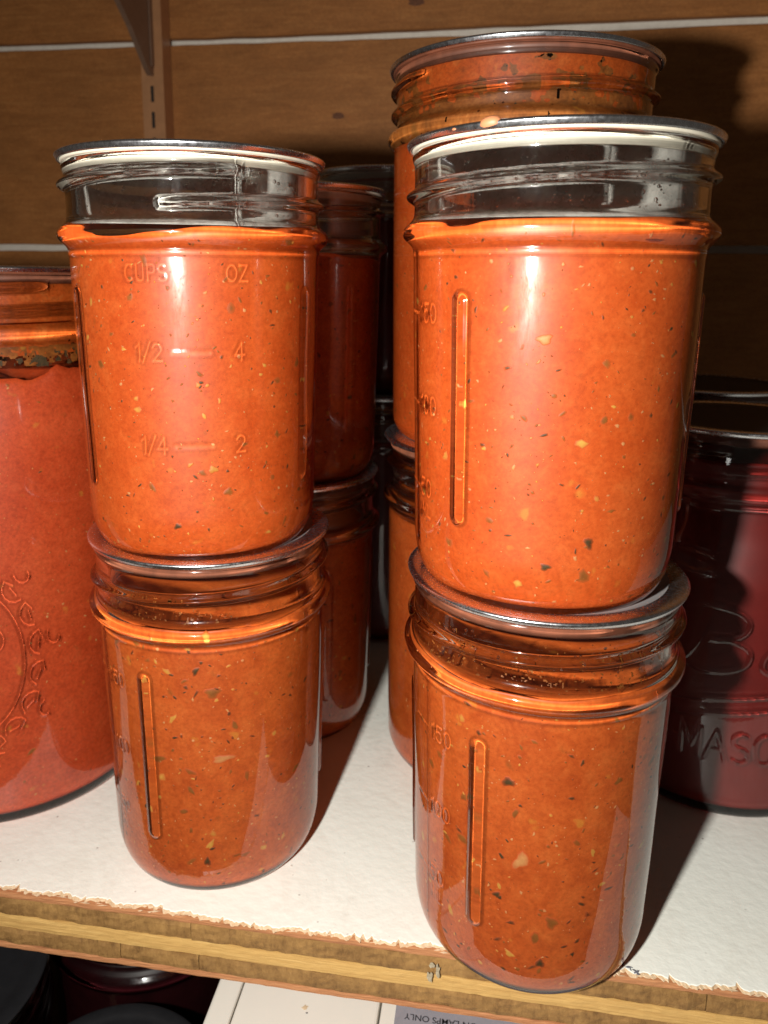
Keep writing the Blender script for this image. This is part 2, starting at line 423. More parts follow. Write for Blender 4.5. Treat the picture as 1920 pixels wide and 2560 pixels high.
# wide-mouth quart with an embossed leafy oval
HQ, ZTQ = 0.1750, 0.1728
WQ = Wall(smooth_pts([(0, .0462), (.008, .0472), (.128, .0472), (.140, .0452), (.1505, .0415), (.1575, .0405), (.1728, .0406)], 300, .003), [(.1550, .0022, .0022), (.1715, .0012, .0006)])
EQ = Emboss(.0472)
def emblem(cx, cz):
    st = []
    st.append([(cx+.0165*math.cos(a), cz+.0245*math.sin(a)) for a in np.linspace(0, TAU, 60)])
    for k in range(18):
        a = TAU*k/18 + .1; px, pz = cx+.0215*math.cos(a), cz+.0300*math.sin(a)
        d = .0045; b = a + 1.0
        st.append([(px+d*.3*math.cos(b), pz+d*.3*math.sin(b))]+[(px+d*.75*math.cos(b+q), pz+d*.9*math.sin(b+q)) for q in np.linspace(.6, 3.4, 7)])
        st.append([(px-.002*math.cos(b), pz-.002*math.sin(b)), (px+.0012*math.cos(b+.9), pz+.0012*math.sin(b+.9))])
        if k % 2 == 0:
            qx, qz = cx+.0262*math.cos(a), cz+.036*math.sin(a)
            st.append([(qx+.0030*math.cos(a+2.4+q)*(1-.2*q), qz+.0036*math.sin(a+2.4+q)*(1-.2*q)) for q in np.linspace(0, 3.4, 9)])
    for (gx, gz, gr) in ((.004, -.004, .0042), (-.005, -.002, .004), (0, .008, .0045), (.008, .006, .003), (-.008, .008, .003), (0, -.013, .004)):
        st.append([(cx+gx+gr*math.cos(a), cz+gz+gr*1.3*math.sin(a)) for a in np.linspace(0, TAU, 18)])
    return st
EQ.add(emblem(-.0130, .058), .00062, .00010, .05)
THQ = thread_disp(.1600, .0070, rad(-80), rad(-80)+TAU*1.3, .0019, .0021)
def DQ(T, Z):
    o = np.argmax(Z[:, 0])+1; D = np.zeros_like(T); D[:o] = EQ(T[:o], Z[:o]) + THQ(T[:o], Z[:o]) + 0.0001*np.sin(3*T[:o]+30*Z[:o]); return D
AQ = np.concatenate([np.linspace(-.75, .75, 340, endpoint=False), np.linspace(.75, TAU-.75, 140, endpoint=False)])
ME_GLASSQ = lathe('quart_glass', jar_rows(WQ, ZTQ, .0430, .0026, .003, 70, .006, .0004), AQ, DQ)
ME_GLASSQ.materials.append(GLASS)

# regular-mouth pint with script and MASON embossed
HM, ZTM = 0.1275, 0.1253
WM = Wall(smooth_pts([(0, .0392), (.008, .0402), (.080, .0404), (.092, .0378), (.101, .0335), (.108, .0324), (.1253, .0324)], 300, .003), [(.1070, .0020, .0022), (.1035, .0009, .0008), (.1240, .0012, .0005)])
EM = Emboss(.0404)
def script_word():
    st = []
    # capital with a long looping entry stroke, then "all", then a double underline swash
    st.append([(-.0215, .0392), (-.0175, .0428), (-.0140, .0480), (-.0118, .0545)])
    st.append([(-.0200, .0552), (-.0150, .0572), (-.0105, .0575), (-.0060, .0566), (-.0040, .0545), (-.0048, .0520), (-.0080, .0502), (-.0115, .0498)])
    st.append([(-.0105, .0502), (-.0065, .0500), (-.0035, .0482), (-.0038, .0452), (-.0070, .0432), (-.0115, .0425), (-.0150, .0430)])
    st.append([(.0065, .0495), (.0030, .0500), (.0000, .0475), (-.0005, .0445), (.0020, .0435), (.0050, .0455), (.0068, .0495), (.0066, .0450), (.0085, .0436), (.0105, .0450)])
    for x in (.0105, .0165):
        st.append([(x, .0450), (x+.0035, .0520), (x+.0045, .0580), (x+.0025, .0585), (x+.0010, .0530), (x+.0010, .0460), (x+.0030, .0440), (x+.0060, .0455)])
    st.append([(-.0190, .0345), (-.0120, .0358), (.0000, .0378), (.0120, .0392), (.0240, .0405)])
    st.append([(-.0165, .0312), (-.0080, .0330), (.0060, .0352), (.0200, .0368)])
    return [smooth_line([(x*1.45+.004, .0580+(z-.047)*1.45) for x, z in pl]) for pl in st]
EM.add(script_word(), .00095, .00030, .1)
EM.add(text_strokes('MASON', 0, .0215, .0100, True, 0.95), .00105, .00032, .1)
THM = thread_disp(.1115, .0068, rad(-160), rad(-160)+TAU*1.4, .0019, .0019)
def DM(T, Z):
    o = np.argmax(Z[:, 0])+1; D = np.zeros_like(T); D[:o] = EM(T[:o], Z[:o]) + THM(T[:o], Z[:o]) + 0.0001*np.sin(3*T[:o]+30*Z[:o]); return D
AM = np.concatenate([np.linspace(-.75, .75, 320, endpoint=False), np.linspace(.75, TAU-.75, 130, endpoint=False)])
ME_GLASSM = lathe('mason_pint_glass', jar_rows(WM, ZTM, .0360, .0026, .0028, 70, .0055, .0004), AM, DM)
ME_GLASSM.materials.append(GLASS)

# lids: tin disc with a rolled edge, cream liner below
def lid_meshes(name, R, tin, mouth, liner=None):
    k = np.linspace(0, TAU, 120, endpoint=False)
    top = [(0, -.0009), (R*.5, -.00088), (R*.80, -.0009), (R*.835, -.0008), (R*.86, -.0004), (R*.90, -.00008), (R*.935, 0), (R-.0013, -.00008), (R-.0006, -.0002), (R-.0002, -.00045),
           (R, -.0007), (R-.0001, -.0010), (R-.0004, -.0016), (R-.0006, -.0019), (R-.0009, -.0018), (R-.0010, -.0014), (mouth, -.0013), (0, -.0013)]
    t = lathe(name+'_tin', top, k); t.materials.append(tin); t.materials.append(LIDTOP if tin is LID else tin)
    t.polygons.foreach_set('material_index', np.repeat(np.where(np.arange(len(top)-1) < 4, 1, 0), 120).astype(np.int32))
    lin = [(0, -.00135), (mouth-.0005, -.00135), (mouth-.0001, -.0016), (mouth-.0002, -.00215), (mouth-.0006, -.0023), (mouth-.0031, -.0023), (mouth-.00305, -.0034), (mouth-.0032, -.0046), (mouth-.0036, -.0050), (mouth-.0042, -.0047), (mouth-.0048, -.0034), (mouth-.0054, -.0020), (0, -.0017)]
    l = lathe(name+'_liner', lin, k); l.materials.append(liner or LINER); return t, l
LID8 = lid_meshes('regular_lid', .0345, LID, .0334)
LIDW = lid_meshes('wide_lid', .0430, LID, .0419)
LID8B = lid_meshes('small_black_lid', .0345, BLACKLID_SHADE, .0334)
LINER_STAIN_SHADE = m_plain('stained_shaded_liner', (0.17, 0.055, 0.028), 0.5, var=0.5, scale=200)  # shade under the lower lids painted into the liner, plus sauce stain
LID8S = (LID8[0], lid_meshes('stained_shaded_lid', .0345, LID, .0334, LINER_STAIN_SHADE)[1])
LID8_SHADED = lid_meshes('shaded_top_lid', .0345, LID, .0334, LINER_STAIN_SHADE)
LID8_SHADED[0].materials[1] = BLACKLID_SHADE  # panel coloured black to paint in shadow and dark reflection on this lid
LIDWS = (LIDW[0], lid_meshes('stained_wide_lid', .0430, LID, .0419, LINER_STAIN_SHADE)[1])
LIDB = lid_meshes('black_lid', .0430, BLACKLID_SHADE, .0419)

# contents: fills the inside, pressed against the glass
def content_mesh(name, W, th, floor, fill, ang=128, wob=0.0004, seed=0, corner=0.005, lip=None):
    rows = [(0, floor-.0006)]
    zs = np.linspace(floor+.0003, fill, 90)
    ri0 = inner(W, float(zs[0]), th, corner, floor)
    rows += [(ri0*.5, floor-.0005), (ri0*.85, floor-.0003)]
    rows += [(inner(W, float(z), th, corner, floor)+.0003, float(z)) for z in zs]
    rt = rows[-1][0]
    rows += [(rt-.0005, fill+.0001), (rt-.0014, fill-.0003), (rt*.8, fill-.0006), (rt*.5, fill-.0005), (rt*.2, fill-.0006), (0, fill-.0005)]
    rows = np.array(rows); n = ang; k = np.linspace(0, TAU, n, endpoint=False)
    R = rows[:, 0][:, None]+np.zeros((1, n)); Z = rows[:, 1][:, None]+np.zeros((1, n)); T = np.zeros((len(rows), 1))+k[None]
    rng = np.random.RandomState(seed); nz = np.zeros(n)
    for f in range(2, 12): nz += .7*rng.randn()/f**.6*np.sin(f*k+rng.rand()*6.28)
    top = np.clip((Z-(fill-.012))/.012, 0, 1)*np.clip(R/rt*1.2-.2, 0, 1)
    Z = Z + top*wob*nz[None]
    if lip is not None: Z = Z + top*lip(k)[None]
    R = np.maximum(R, 2e-5)
    V = np.stack([R*np.sin(T), -R*np.cos(T), Z], -1).reshape(-1, 3); m = len(rows)
    i = np.arange(m-1)[:, None]; j = np.arange(n)[None, :]; j2 = (j+1) % n
    Q = np.stack([i*n+j, i*n+j2, (i+1)*n+j2, (i+1)*n+j], -1).reshape(-1, 4)
    return quads_mesh(name, V, Q)

def flecks(name, W, th, floor, z0, z1, count, smin, smax, seed, elong=1.6, off=.00034):
    """irregular little flakes lying against the inside of the glass"""
    rnd = random.Random(seed); V = []; F = []; C = []
    for _ in range(count):
        z = rnd.uniform(z0, z1); t = rnd.uniform(0, TAU); s = smin*(smax/smin)**(rnd.random()**2.2)
        r = inner(W, z, th, .005, floor)+off; e = rnd.uniform(1, elong); rot = rnd.uniform(0, math.pi)
        n = 8; o = len(V)
        def P(a, b, h):
            da = (a*math.cos(rot)-b*math.sin(rot)); db = (a*math.sin(rot)+b*math.cos(rot))
            tt = t + da/r; zz = z+db
            rr = inner(W, min(max(zz, floor+.0005), z1+.003), th, .005, floor)+off+h
            return (rr*math.sin(tt), -rr*math.cos(tt), zz)
        V.append(P(0, 0, .00012)); C.append(1.0)
        q = [s*.5*rnd.uniform(.55, 1.2) for _ in range(n)]; soft = rnd.uniform(.0, .35); dens = rnd.uniform(.55, 1.0)
        for k in range(n): V.append(P(q[k]*.62*e*math.cos(TAU*k/n), q[k]*.62/e*math.sin(TAU*k/n), .0001)); C.append(dens)
        for k in range(n): V.append(P(q[k]*1.15*e*math.cos(TAU*k/n), q[k]*1.15/e*math.sin(TAU*k/n), .00003)); C.append(-.1 if soft < .25 else .25)
        F += [(o, o+1+k, o+1+(k+1) % n) for k in range(n)]
        F += [(o+1+k, o+1+n+k, o+1+n+(k+1) % n, o+1+(k+1) % n) for k in range(n)]
    me = mesh_from(name, V, F); set_cover(me, C); return me

def vnoise(seed):
    rng = np.random.RandomState(seed); g = rng.rand(64, 64)
    def f(u, v):
        u = np.mod(u, 64); v = np.mod(v, 64); i = np.floor(u).astype(int); j = np.floor(v).astype(int); a = u-i; b = v-j
        a = a*a*(3-2*a); b = b*b*(3-2*b); i2 = (i+1) % 64; j2 = (j+1) % 64
        return (g[i, j]*(1-a)+g[i2, j]*a)*(1-b)+(g[i, j2]*(1-a)+g[i2, j2]*a)*b
    return f
def smear_mesh(name, W, th, floor, z0, z1, thr, seed, cell=.002, grad=0.0, off=.0003):
    """patchy film of sauce left on the inside of the neck; cell is the patch size"""
    f1, f2, f3 = vnoise(seed), vnoise(seed+1), vnoise(seed+2)
    R = inner(W, z1-.002, th, .005, floor); n = 900; m = max(20, int((z1-z0)/.00022))
    k = np.linspace(0, TAU, n, endpoint=False); zs = np.linspace(z0, z1, m)
    U, Vv = np.meshgrid(k, zs); c1 = TAU*R/cell
    w = .35*f3(U/TAU*c1*.4, Vv/cell*.4)
    val = .62*f1(U/TAU*c1+w, Vv/cell+w)+.38*f2(U/TAU*c1*2.3, Vv/cell*2.3)+grad*((Vv-z0)/(z1-z0)-.5)
    edge = np.minimum(1, np.minimum(Vv-z0, z1-Vv)/(.12*(z1-z0))); val = val - .25*(1-edge)
    keep = (val[:-1, :] > thr)
    r = np.array([inner(W, float(z), th, .005, floor) for z in zs])+off
    V = np.stack([r[:, None]*np.sin(U), -r[:, None]*np.cos(U), Vv], -1).reshape(-1, 3)
    i, j = np.nonzero(keep); j2 = (j+1) % n
    Q = np.stack([i*n+j, i*n+j2, (i+1)*n+j2, (i+1)*n+j], -1)
    used = np.unique(Q); mp = -np.ones(len(V), int); mp[used] = np.arange(len(used))
    return quads_mesh(name, V[used], mp[Q])

def caster(o, c=False, r=False):
    o.cycles.is_caustics_caster = c; o.cycles.is_caustics_receiver = r

def facing(x, y, theta_c):
    """rotation so that the wall angle theta_c (degrees) faces the camera"""
    b = math.atan2(-x, y)     # direction to the camera, measured from -Y
    # local theta 0 is -Y; viewer's right is +X; rotating by rz adds rz to the azimuth
    return -rad(theta_c) - b*1.0 if False else (-math.atan2(x, y) - rad(theta_c))

def make_jar(name, label, x, y, z, rz, gl, lids, H, W, th, floor, fill, sauce, cat='jar', group=None, seed=0, bits=None, smear=(), lip=None, wob=.0004, content_name='sauce'):
    o = empty(name, (x, y, z), rz); tag(o, label, cat, group)
    g = link('glass', gl, None, o); caster(g, c=True)
    c = link(content_name, content_mesh(name+'_content', W, th, floor, fill, seed=seed, lip=lip, wob=wob), sauce, o); caster(c, r=True)
    l = link('lid', lids[0], None, o); l.location.z = H
    ln = link('lid_liner', lids[1], None, l); caster(ln, r=True)
    if bits:
        for (nm, mat, cnt, a, b, el) in bits:
            q = link(nm, flecks(nm, W, th, floor, floor+.001, fill-.001, cnt, a, b, seed*7+cnt, el), mat, c); caster(q, r=True); q['kind'] = 'stuff'
    for (nm, mat, z0, z1, thr, sd, grad, sc) in smear:
        q = link(nm, smear_mesh(nm, W, th, floor, z0, z1, thr, sd, cell=sc, grad=grad, off=.0003+.00008*smear.index((nm, mat, z0, z1, thr, sd, grad, sc))), mat, o); caster(q, r=True); q['kind'] = 'stuff'
    return o
BITS = [('herb_flecks', HERB, 620, .00018, .0013, 1.8), ('deep_herb_bits', HERB2, 220, .0006, .0028, 1.7), ('garlic_bits', GARLIC, 200, .0004, .0022, 1.4), ('tomato_seeds', SEED, 900, .0002, .0010, 1.5)]
BITS_L = [('herb_flecks', HERB, 660, .00018, .0018, 1.8), ('deep_herb_bits', HERB2, 240, .0006, .0032, 1.7), ('garlic_bits', GARLIC, 210, .0004, .0026, 1.5), ('tomato_seeds', SEED, 900, .0002, .0011, 1.5)]
BITS_Q = [('herb_flecks', HERB, 330, .0002, .0014, 1.7), ('deep_herb_bits', HERB2, 160, .0005, .0024, 1.7), ('tomato_seeds', SEED, 1200, .0002, .0010, 1.4)]

# ---------------------------------------------------------------- setting: wall, rail, shelf
YW, YS, TH = 0.485, 0.1756, 0.0195
wall = link('wall', box_mesh('wall_backing', -.75, .65, YW+.006, YW+.02, -.40, .62), WHITE_GAP); tag(wall, kind='structure')
zl = [.3094+.1197*k for k in range(-6, 4)]
rnd = random.Random(4)
for a, b in zip(zl[:-1], zl[1:]):
    nx = 90; g0, g1 = .0021, .0021; v = []; f = []
    lo = [a+g0+.0005*math.sin(k*.21+a*90)+rnd.uniform(-.00025, .00025) for k in range(nx+1)]
    hi = [b-g1+.0005*math.sin(k*.17+b*70)+rnd.uniform(-.00025, .00025) for k in range(nx+1)]
    for k in range(nx+1):
        X = -.75+1.4*k/nx
        v += [(X, YW+.0055, lo[k]), (X, YW+.0006, lo[k]), (X, YW, lo[k]+.0006), (X, YW, hi[k]-.0006), (X, YW+.0006, hi[k]), (X, YW+.0055, hi[k])]
    for k in range(nx):
        for q in range(5): f.append((k*6+q, (k+1)*6+q, (k+1)*6+q+1, k*6+q+1))
    p = link('plank', mesh_from('plank', v, f, False), BOARD, wall)

for kx, kz, s in ((-.0944, .2655, .0024), (-.0494, .3256, .003)):
    V = [(0, 0, 0)]; n = 12
    for k in range(n): V.append((s*(1+.25*math.sin(3*k))*1.5*math.cos(TAU*k/n), .0002, s*.8*math.sin(TAU*k/n)))
    kn = link('knot', mesh_from('knot', V, [(0, 1+k, 1+(k+1) % n) for k in range(n)]), KNOT, wall); kn.location = (kx, YW-.0004, kz)

# slotted rail with bracket
rail = empty('slotted_shelf_rail', (-.2033, YW, -.1)); tag(rail, 'brown slotted metal shelf rail screwed upright to the plank wall', 'shelf rail')
def channel(x0, x1, y0, y1, z0, z1, t):
    parts = []
    for (a, b, c, d) in ((x0, x0+t, y0+t, y1), (x1-t, x1, y0+t, y1), (x0, x1, y0, y0+t)):
        me_v = [(x, y, z) for z in (z0, z1) for y in (c, d) for x in (a, b)]
        parts.append((me_v, [(0, 2, 3, 1), (4, 5, 7, 6), (0, 1, 5, 4), (2, 6, 7, 3), (0, 4, 6, 2), (1, 3, 7, 5)]))
    return merge(parts)
v, f = channel(-.0068, .0068, -.0135, -.0008, 0, .62, .0014)
link('channel', mesh_from('channel', v, f, False), RAIL, rail)
for k in range(12):
    s = link('slot', box_mesh('slot', -.0009, .0009, -.01385, -.0130, -.0045, .0045), BLACKHOLE, rail); s.location = (-.0004, 0, .305+.0145*k)
br = empty('shelf_bracket', (-.2037, YW-.0136, .288)); tag(br, 'tapering steel shelf bracket hooked into the slotted rail', 'bracket')
def plate(pts, t):
    n = len(pts); v = [(-t/2, y, z) for y, z in pts]+[(t/2, y, z) for y, z in pts]
    f = [tuple(range(n-1, -1, -1)), tuple(range(n, 2*n))]+[(k, (k+1) % n, n+(k+1) % n, n+k) for k in range(n)]
    return v, f
v, f = plate([(.0006, .0), (.0006, .085), (-.165, .085), (-.165, .078), (-.12, .068), (-.075, .050), (-.028, .019), (-.008, .002), (-.003, -.001)], .0030)
link('arm', mesh_from('bracket_arm', v, f, False), BRACKET, br)
v, f = plate([(-.0004, .004), (-.0004, .085), (-.004, .085), (-.004, .004)], .0046)
link('hook_plate', mesh_from('hook_plate', v, f, False), BRACKET, br)

# shelf: painted plywood
shelf = empty('shelf', (0, YS, 0)); tag(shelf, kind='structure')
X0, X1 = -.42, .36
layers = [('top_veneer', VENEER, -.0005, -.00245, False), ('ply_layer', PLY_END, -.0026, -.00795, True), ('ply_layer', PLY_LONG, -.0081, -.01245, False),
          ('ply_layer', PLY_END, -.0126, -.01765, True), ('bottom_veneer', VENEER, -.0178, -TH, False)]
rnd = random.Random(11)
def edge_strip(x0, x1, z0, z1, amp, seed):
    """board layer with a slightly uneven sawn front face"""
    r = random.Random(seed); n = max(6, int((x1-x0)/.0022)); v = []; f = []
    rows = 5; ph = [r.uniform(0, 6) for _ in range(4)]
    dep = .285
    for k in range(n+1):
        X = x0+(x1-x0)*k/n
        w = amp*(.5*math.sin(X*190+ph[0])+.4*math.sin(X*610+ph[1]))+r.uniform(-amp, amp)*.7
        v.append((X, dep, z1)); v.append((X, dep, z0))
        for q in range(rows):
            t = q/(rows-1); e = amp*.9 if q in (0, rows-1) else 0
            v.append((X, max(w, -.0006)+r.uniform(-amp, amp)*.6+e+.0004, z0+(z1-z0)*t))
    s = rows+2
    for k in range(n):
        a, b = k*s, (k+1)*s
        f.append((a+1, b+1, b+2, a+2))
        for q in range(rows-1): f.append((a+2+q, b+2+q, b+3+q, a+3+q))
        f.append((a+s-1, b+s-1, b, a))
    f.append(tuple([1]+[2+q for q in range(rows)]+[0])); e = n*s
    f.append(tuple([e]+[e+2+q for q in range(rows-1, -1, -1)]+[e+1]))
    return mesh_from('ply', v, f, False)
for li, (nm, mat, z1, z0, gaps) in enumerate(layers):
    cuts = [X0]
    if gaps:
        pts = {1: [-.30, -.0755, .060, .19], 3: [-.2, -.1037, -.0968, -.0735, .075, .2]}[li]
        cuts += pts
    cuts.append(X1)
    for a, b in zip(cuts[:-1], cuts[1:]):
        g = .00022 if (gaps and b != X1) else 0
        link(nm, edge_strip(a, b-g, z0, z1, .00010 if not gaps else .00022, int(a*1e4)+li), mat, shelf)
# paint film with a chipped front edge
nx = 1300; v = []; f = []; r = random.Random(21)
chip = 0; 
for k in range(nx+1):
    X = X0+(X1-X0)*k/nx
    chip = chip*.80+r.uniform(-1, 1)*.00045
    e = .0011+.0006*math.sin(X*45+.6)+chip+(.0011 if r.random() < .06 else 0)
    q = r.uniform(-.00025, .00025)
    v += [(X, .285, 0), (X, e+.0006+q*.5, 0), (X, e+.0003+q, -.00010), (X, e-.0005-q*1.6, -.00046)]
for k in range(nx):
    for q in range(3): f.append((k*4+q, k*4+q+1, (k+1)*4+q+1, (k+1)*4+q))
pm = mesh_from('paint', v, f, False)
TORN = m_wood('torn_edge', (.74, .61, .44), (.62, .45, .27), (.46, .27, .13), (60, 60, 60))
pm.materials.append(PAINT); pm.materials.append(TORN)
pm.polygons.foreach_set('material_index', np.tile(np.array([0, 0, 1], np.int32), nx))
link('paint_film', pm, None, shelf)
PAINTCHIP = m_plain('paint_chip', (.66, .50, .32), .7, var=.4)
V = []; F = []; r = random.Random(77)
for _ in range(330):
    X = r.uniform(X0, X1); y0 = r.uniform(-.0002, .0022); L = r.uniform(.0008, .0045); w = r.uniform(.0002, .0007); z = -.0004+r.uniform(0, .00015) if y0 > .0005 else -.0003
    a = r.uniform(-.25, .25); o = len(V)
    for (p, q, h) in ((-L/2, 0, 0), (0, -w/2, r.uniform(0, .0002)), (L/2, 0, r.uniform(0, .0003)), (0, w/2, .00012)):
        V.append((X+p*math.cos(a)-q*math.sin(a), y0+p*math.sin(a)+q*math.cos(a), z+h))
    F.append((o, o+1, o+2, o+3))
fib = link('torn_fibres', mesh_from('torn_fibres', V, F, False), PAINTCHIP, shelf); fib['kind'] = 'stuff'
# flakes of paint still clinging along the sawn edge, and blue-grey smudges
BLUE = m_plain('blue_grey_smudge', (0.36, 0.30, 0.20), .7, var=.6, scale=900)
def blob(name, x, y, z, sx, sz, mat, parent, seed, flat_y=True):
    r = random.Random(seed); n = 11; V = [(0, -.00006, 0)]
    for k in range(n):
        q = r.uniform(.55, 1.2); V.append((sx*q*math.cos(TAU*k/n), 0, sz*q*math.sin(TAU*k/n)))
    me = mesh_from(name, V, [(0, 1+(k+1) % n, 1+k) for k in range(n)])
    o = link(name, me, mat, parent); o.location = (x, y, z)
    if not flat_y: o.rotation_euler = (math.radians(-90), 0, 0)
    return o
rs = random.Random(31)
for k in range(4):
    blob('paint_smudge', -.0075+rs.uniform(-.0022, .0022), -.0006-.00003*k, -.0055+rs.uniform(-.0030, .0030), rs.uniform(.0003, .0011), rs.uniform(.0008, .0022), BLUE, shelf, 300+k)
SMUDGE = m_plain('grey_scuff', (.13, .13, .16), .7, var=.7, scale=900)
r = random.Random(8)
for k in range(12):
    t = k/11; L = r.uniform(.0003, .0011)
    blob('scuff_mark', .0388+.0042*t+r.uniform(-.0007, .0007), .0042-.0026*t+r.uniform(-.0007, .0007), .00006+.00002*k, L, r.uniform(.00012, .00045), SMUDGE, shelf, 140+7*k, False).rotation_euler.y = r.uniform(-.8, .8)

# ---------------------------------------------------------------- jars
P8 = dict(gl=ME_GLASS8, lids=LID8, H=H8, W=W8, th=.0026, floor=.0022)
PP = dict(gl=ME_GLASSP, lids=LIDWS, H=HP, W=WP, th=.0028, floor=.0026)
PQ = dict(gl=ME_GLASSQ, lids=LIDWS, H=HQ, W=WQ, th=.003, floor=.0026)
P8S = dict(P8); P8S['lids'] = LID8S
PM = dict(gl=ME_GLASSM, lids=LID8_SHADED, H=HM, W=WM, th=.0028, floor=.0026)
ZU = H8-.0008
FRONT = 'half-pint sauce jars stacked at the shelf front'
TL = make_jar('sauce_jar', 'orange sauce jar with CUPS and OZ marks, top of the left front stack', -.0789, .2074, ZU, facing(-.0789, .2074, 5), **P8, fill=.0819, sauce=S_MAIN, group=FRONT, seed=1, bits=BITS)
LL = make_jar('sauce_jar', 'sauce jar under the left front stack, standing on the white shelf', -.0791, .2117, 0, facing(-.0791, .2117, 156), **P8S, fill=.0818, sauce=S_LOW, group=FRONT, seed=2, bits=BITS_L, wob=.0006,
         smear=[('neck_specks', SMEAR2, .0825, .0950, .84, 31, -.25, .0007)])
TR = make_jar('sauce_jar', 'bright orange sauce jar with dripped lid, top of the right front stack', .0138, .1910, ZU, facing(.0138, .1910, 155), **P8, fill=.0821, sauce=S_MAIN, group=FRONT, seed=3, bits=BITS)
LR = make_jar('sauce_jar', 'sauce jar overhanging the plywood edge, bottom of the right front stack', .0156, .1937, 0, facing(.0156, .1937, 143), **P8S, fill=.0818, sauce=S_LOW, group=FRONT, seed=4, bits=BITS_L, wob=.0006,
         smear=[('neck_specks', SMEAR2, .0825, .0960, .80, 33, -.20, .0007)])
BACK = 'jars in the shaded second row'
BL = make_jar('sauce_jar', 'shaded sauce jar on top behind the left front stack', -.0728, .2840, ZU, facing(-.0728, .284, 200), **P8, fill=.0785, sauce=S_LOW, group=BACK, seed=5, bits=BITS_L, wob=.0012)
make_jar('sauce_jar', 'shaded sauce jar at the bottom behind the left front stack', -.0748, .2845, 0, facing(-.0748, .2845, 215), **P8S, fill=.0800, sauce=S_LOW, group=BACK, seed=6, bits=BITS_L)
make_jar('wide_pint_jar', 'tall wide jar with sauce-smeared neck standing behind the right front stack', .0070, .2755, HP-.0008, facing(.007, .2755, 190), **PP, fill=.0955, sauce=S_MAIN, group=BACK, seed=7, bits=BITS_Q, wob=.001,
         smear=[('brown_film', SMEAR2, .0950, .1155, .15, 47, .0, .0030), ('herb_specks', SPECK, .1000, .1140, .80, 49, .0, .0013), ('neck_film', SMEAR, .1000, .1175, .44, 41, .65, .0030)])
make_jar('wide_pint_jar', 'wide sauce jar on the shelf below the smeared wide jar', .0070, .2750, 0, facing(.007, .275, 100), **PP, fill=.0930, sauce=S_LOW, group=BACK, seed=8, bits=BITS_Q)
make_jar('wide_pint_jar', 'dark red jar at the very back in the gap between the stacks', -.052, .387, 0, 0.4, **PP, fill=.098, sauce=S_DARK, group=BACK, seed=9, content_name='juice')
make_jar('sauce_jar', 'dark jar in shadow at the very back, top of its stack', -.052, .387, HP-.0008, 0.9, **P8, fill=.080, sauce=S_DARK, group=BACK, seed=10, content_name='juice')
def quart_lip(k):
    a = np.mod(k+math.pi, TAU)-math.pi
    t = np.clip((a-.34)/.16, 0, 1); t = t*t*(3-2*t)
    return .0030*t*np.exp(-np.maximum(0, a-.47)/.55) + .0004*np.sin(a*17) + .0003*np.sin(a*41)
make_jar('quart_jar', 'big red sauce jar with embossed leafy oval at the left edge', -.1683, .2412, 0, facing(-.1683, .2412, 0), **PQ, fill=.1420, sauce=S_RED, seed=11, bits=BITS_Q, lip=quart_lip, wob=.0003,
         smear=[('neck_film', SMEAR, .1485, .1727, .15, 51, .1, .004), ('brown_film', SMEAR2, .1455, .1515, .40, 57, .2, .0016), ('herb_specks', SPECK, .1447, .1500, .58, 58, .0, .0016)])
make_jar('mason_pint_jar', 'dark red jar with embossed lettering MASON at the right edge', .0850, .2810, 0, facing(.085, .281, -15), **PM, fill=.117, sauce=S_DARK, seed=12, content_name='juice')
make_jar('mason_pint_jar', 'dark jar in shadow behind the lettered red jar', .0970, .3720, 0, 0.7, **PM, fill=.117, sauce=S_DARK, seed=13, content_name='juice')

def lid_of(j): return [c for c in j.children if c.name.startswith('lid')][0]
# drips of sauce on the right upper lid
def drop(parent, R, z, deg, s, seed):
    r = random.Random(seed); n = 12; V = []; F = []
    for i, (q, h) in enumerate(((1.0, 0.0), (.8, .42), (.4, .62))):
        for k in range(n):
            a = TAU*k/n; w = q*s*(1+.18*math.sin(2*a+seed)); V.append((w*math.cos(a), -s*h*.8, w*.75*math.sin(a)))
    V.append((0, -s*.55, 0))
    for i in range(2):
        for k in range(n): F.append((i*n+k, (i+1)*n+k, (i+1)*n+(k+1) % n, i*n+(k+1) % n))
    F += [(2*n+k, 3*n, 2*n+(k+1) % n) for k in range(n)]
    o = link('sauce_drop', mesh_from('sauce_drop', V, F), PINK, parent)
    o.location = (R*math.sin(rad(deg)), -R*math.cos(rad(deg)), z); o.rotation_euler = (rad(-35), 0, rad(deg)); return o
L = lid_of(TR)
drop(L, .0340, -.0006, 155-23, .0019, 1); drop(L, .0343, -.0010, 155-37, .0005, 2)

# condensation beading on the inside of the necks
def droplets(jar, W, th, floor, z0, z1, count, face, seed):
    rn = random.Random(seed); V = []; F = []; n = 8
    for _ in range(count):
        z = rn.uniform(z0, z1); t = rad(face)+rn.gauss(0, .8); s = .00010*(4.5**(rn.random()**1.6)); R = inner(W, z, th, .005, floor)
        o = len(V)
        for (q, h) in ((1.0, -.15), (.86, .38), (.5, .68)):
            for k in range(n):
                a = TAU*k/n; A = s*q*math.cos(a); B = s*q*1.15*math.sin(a); tt = t+A/R; rr = R-s*h*.8
                V.append((rr*math.sin(tt), -rr*math.cos(tt), z+B))
        rr = R-s*.62; V.append((rr*math.sin(t), -rr*math.cos(t), z))
        for i in range(2):
            for k in range(n): F.append((o+i*n+k, o+(i+1)*n+k, o+(i+1)*n+(k+1) % n, o+i*n+(k+1) % n))
        F += [(o+2*n+k, o+3*n, o+2*n+(k+1) % n) for k in range(n)]
    q = link('water_droplets', mesh_from('water_droplets', V, F), GLASS, jar); q['kind'] = 'stuff'
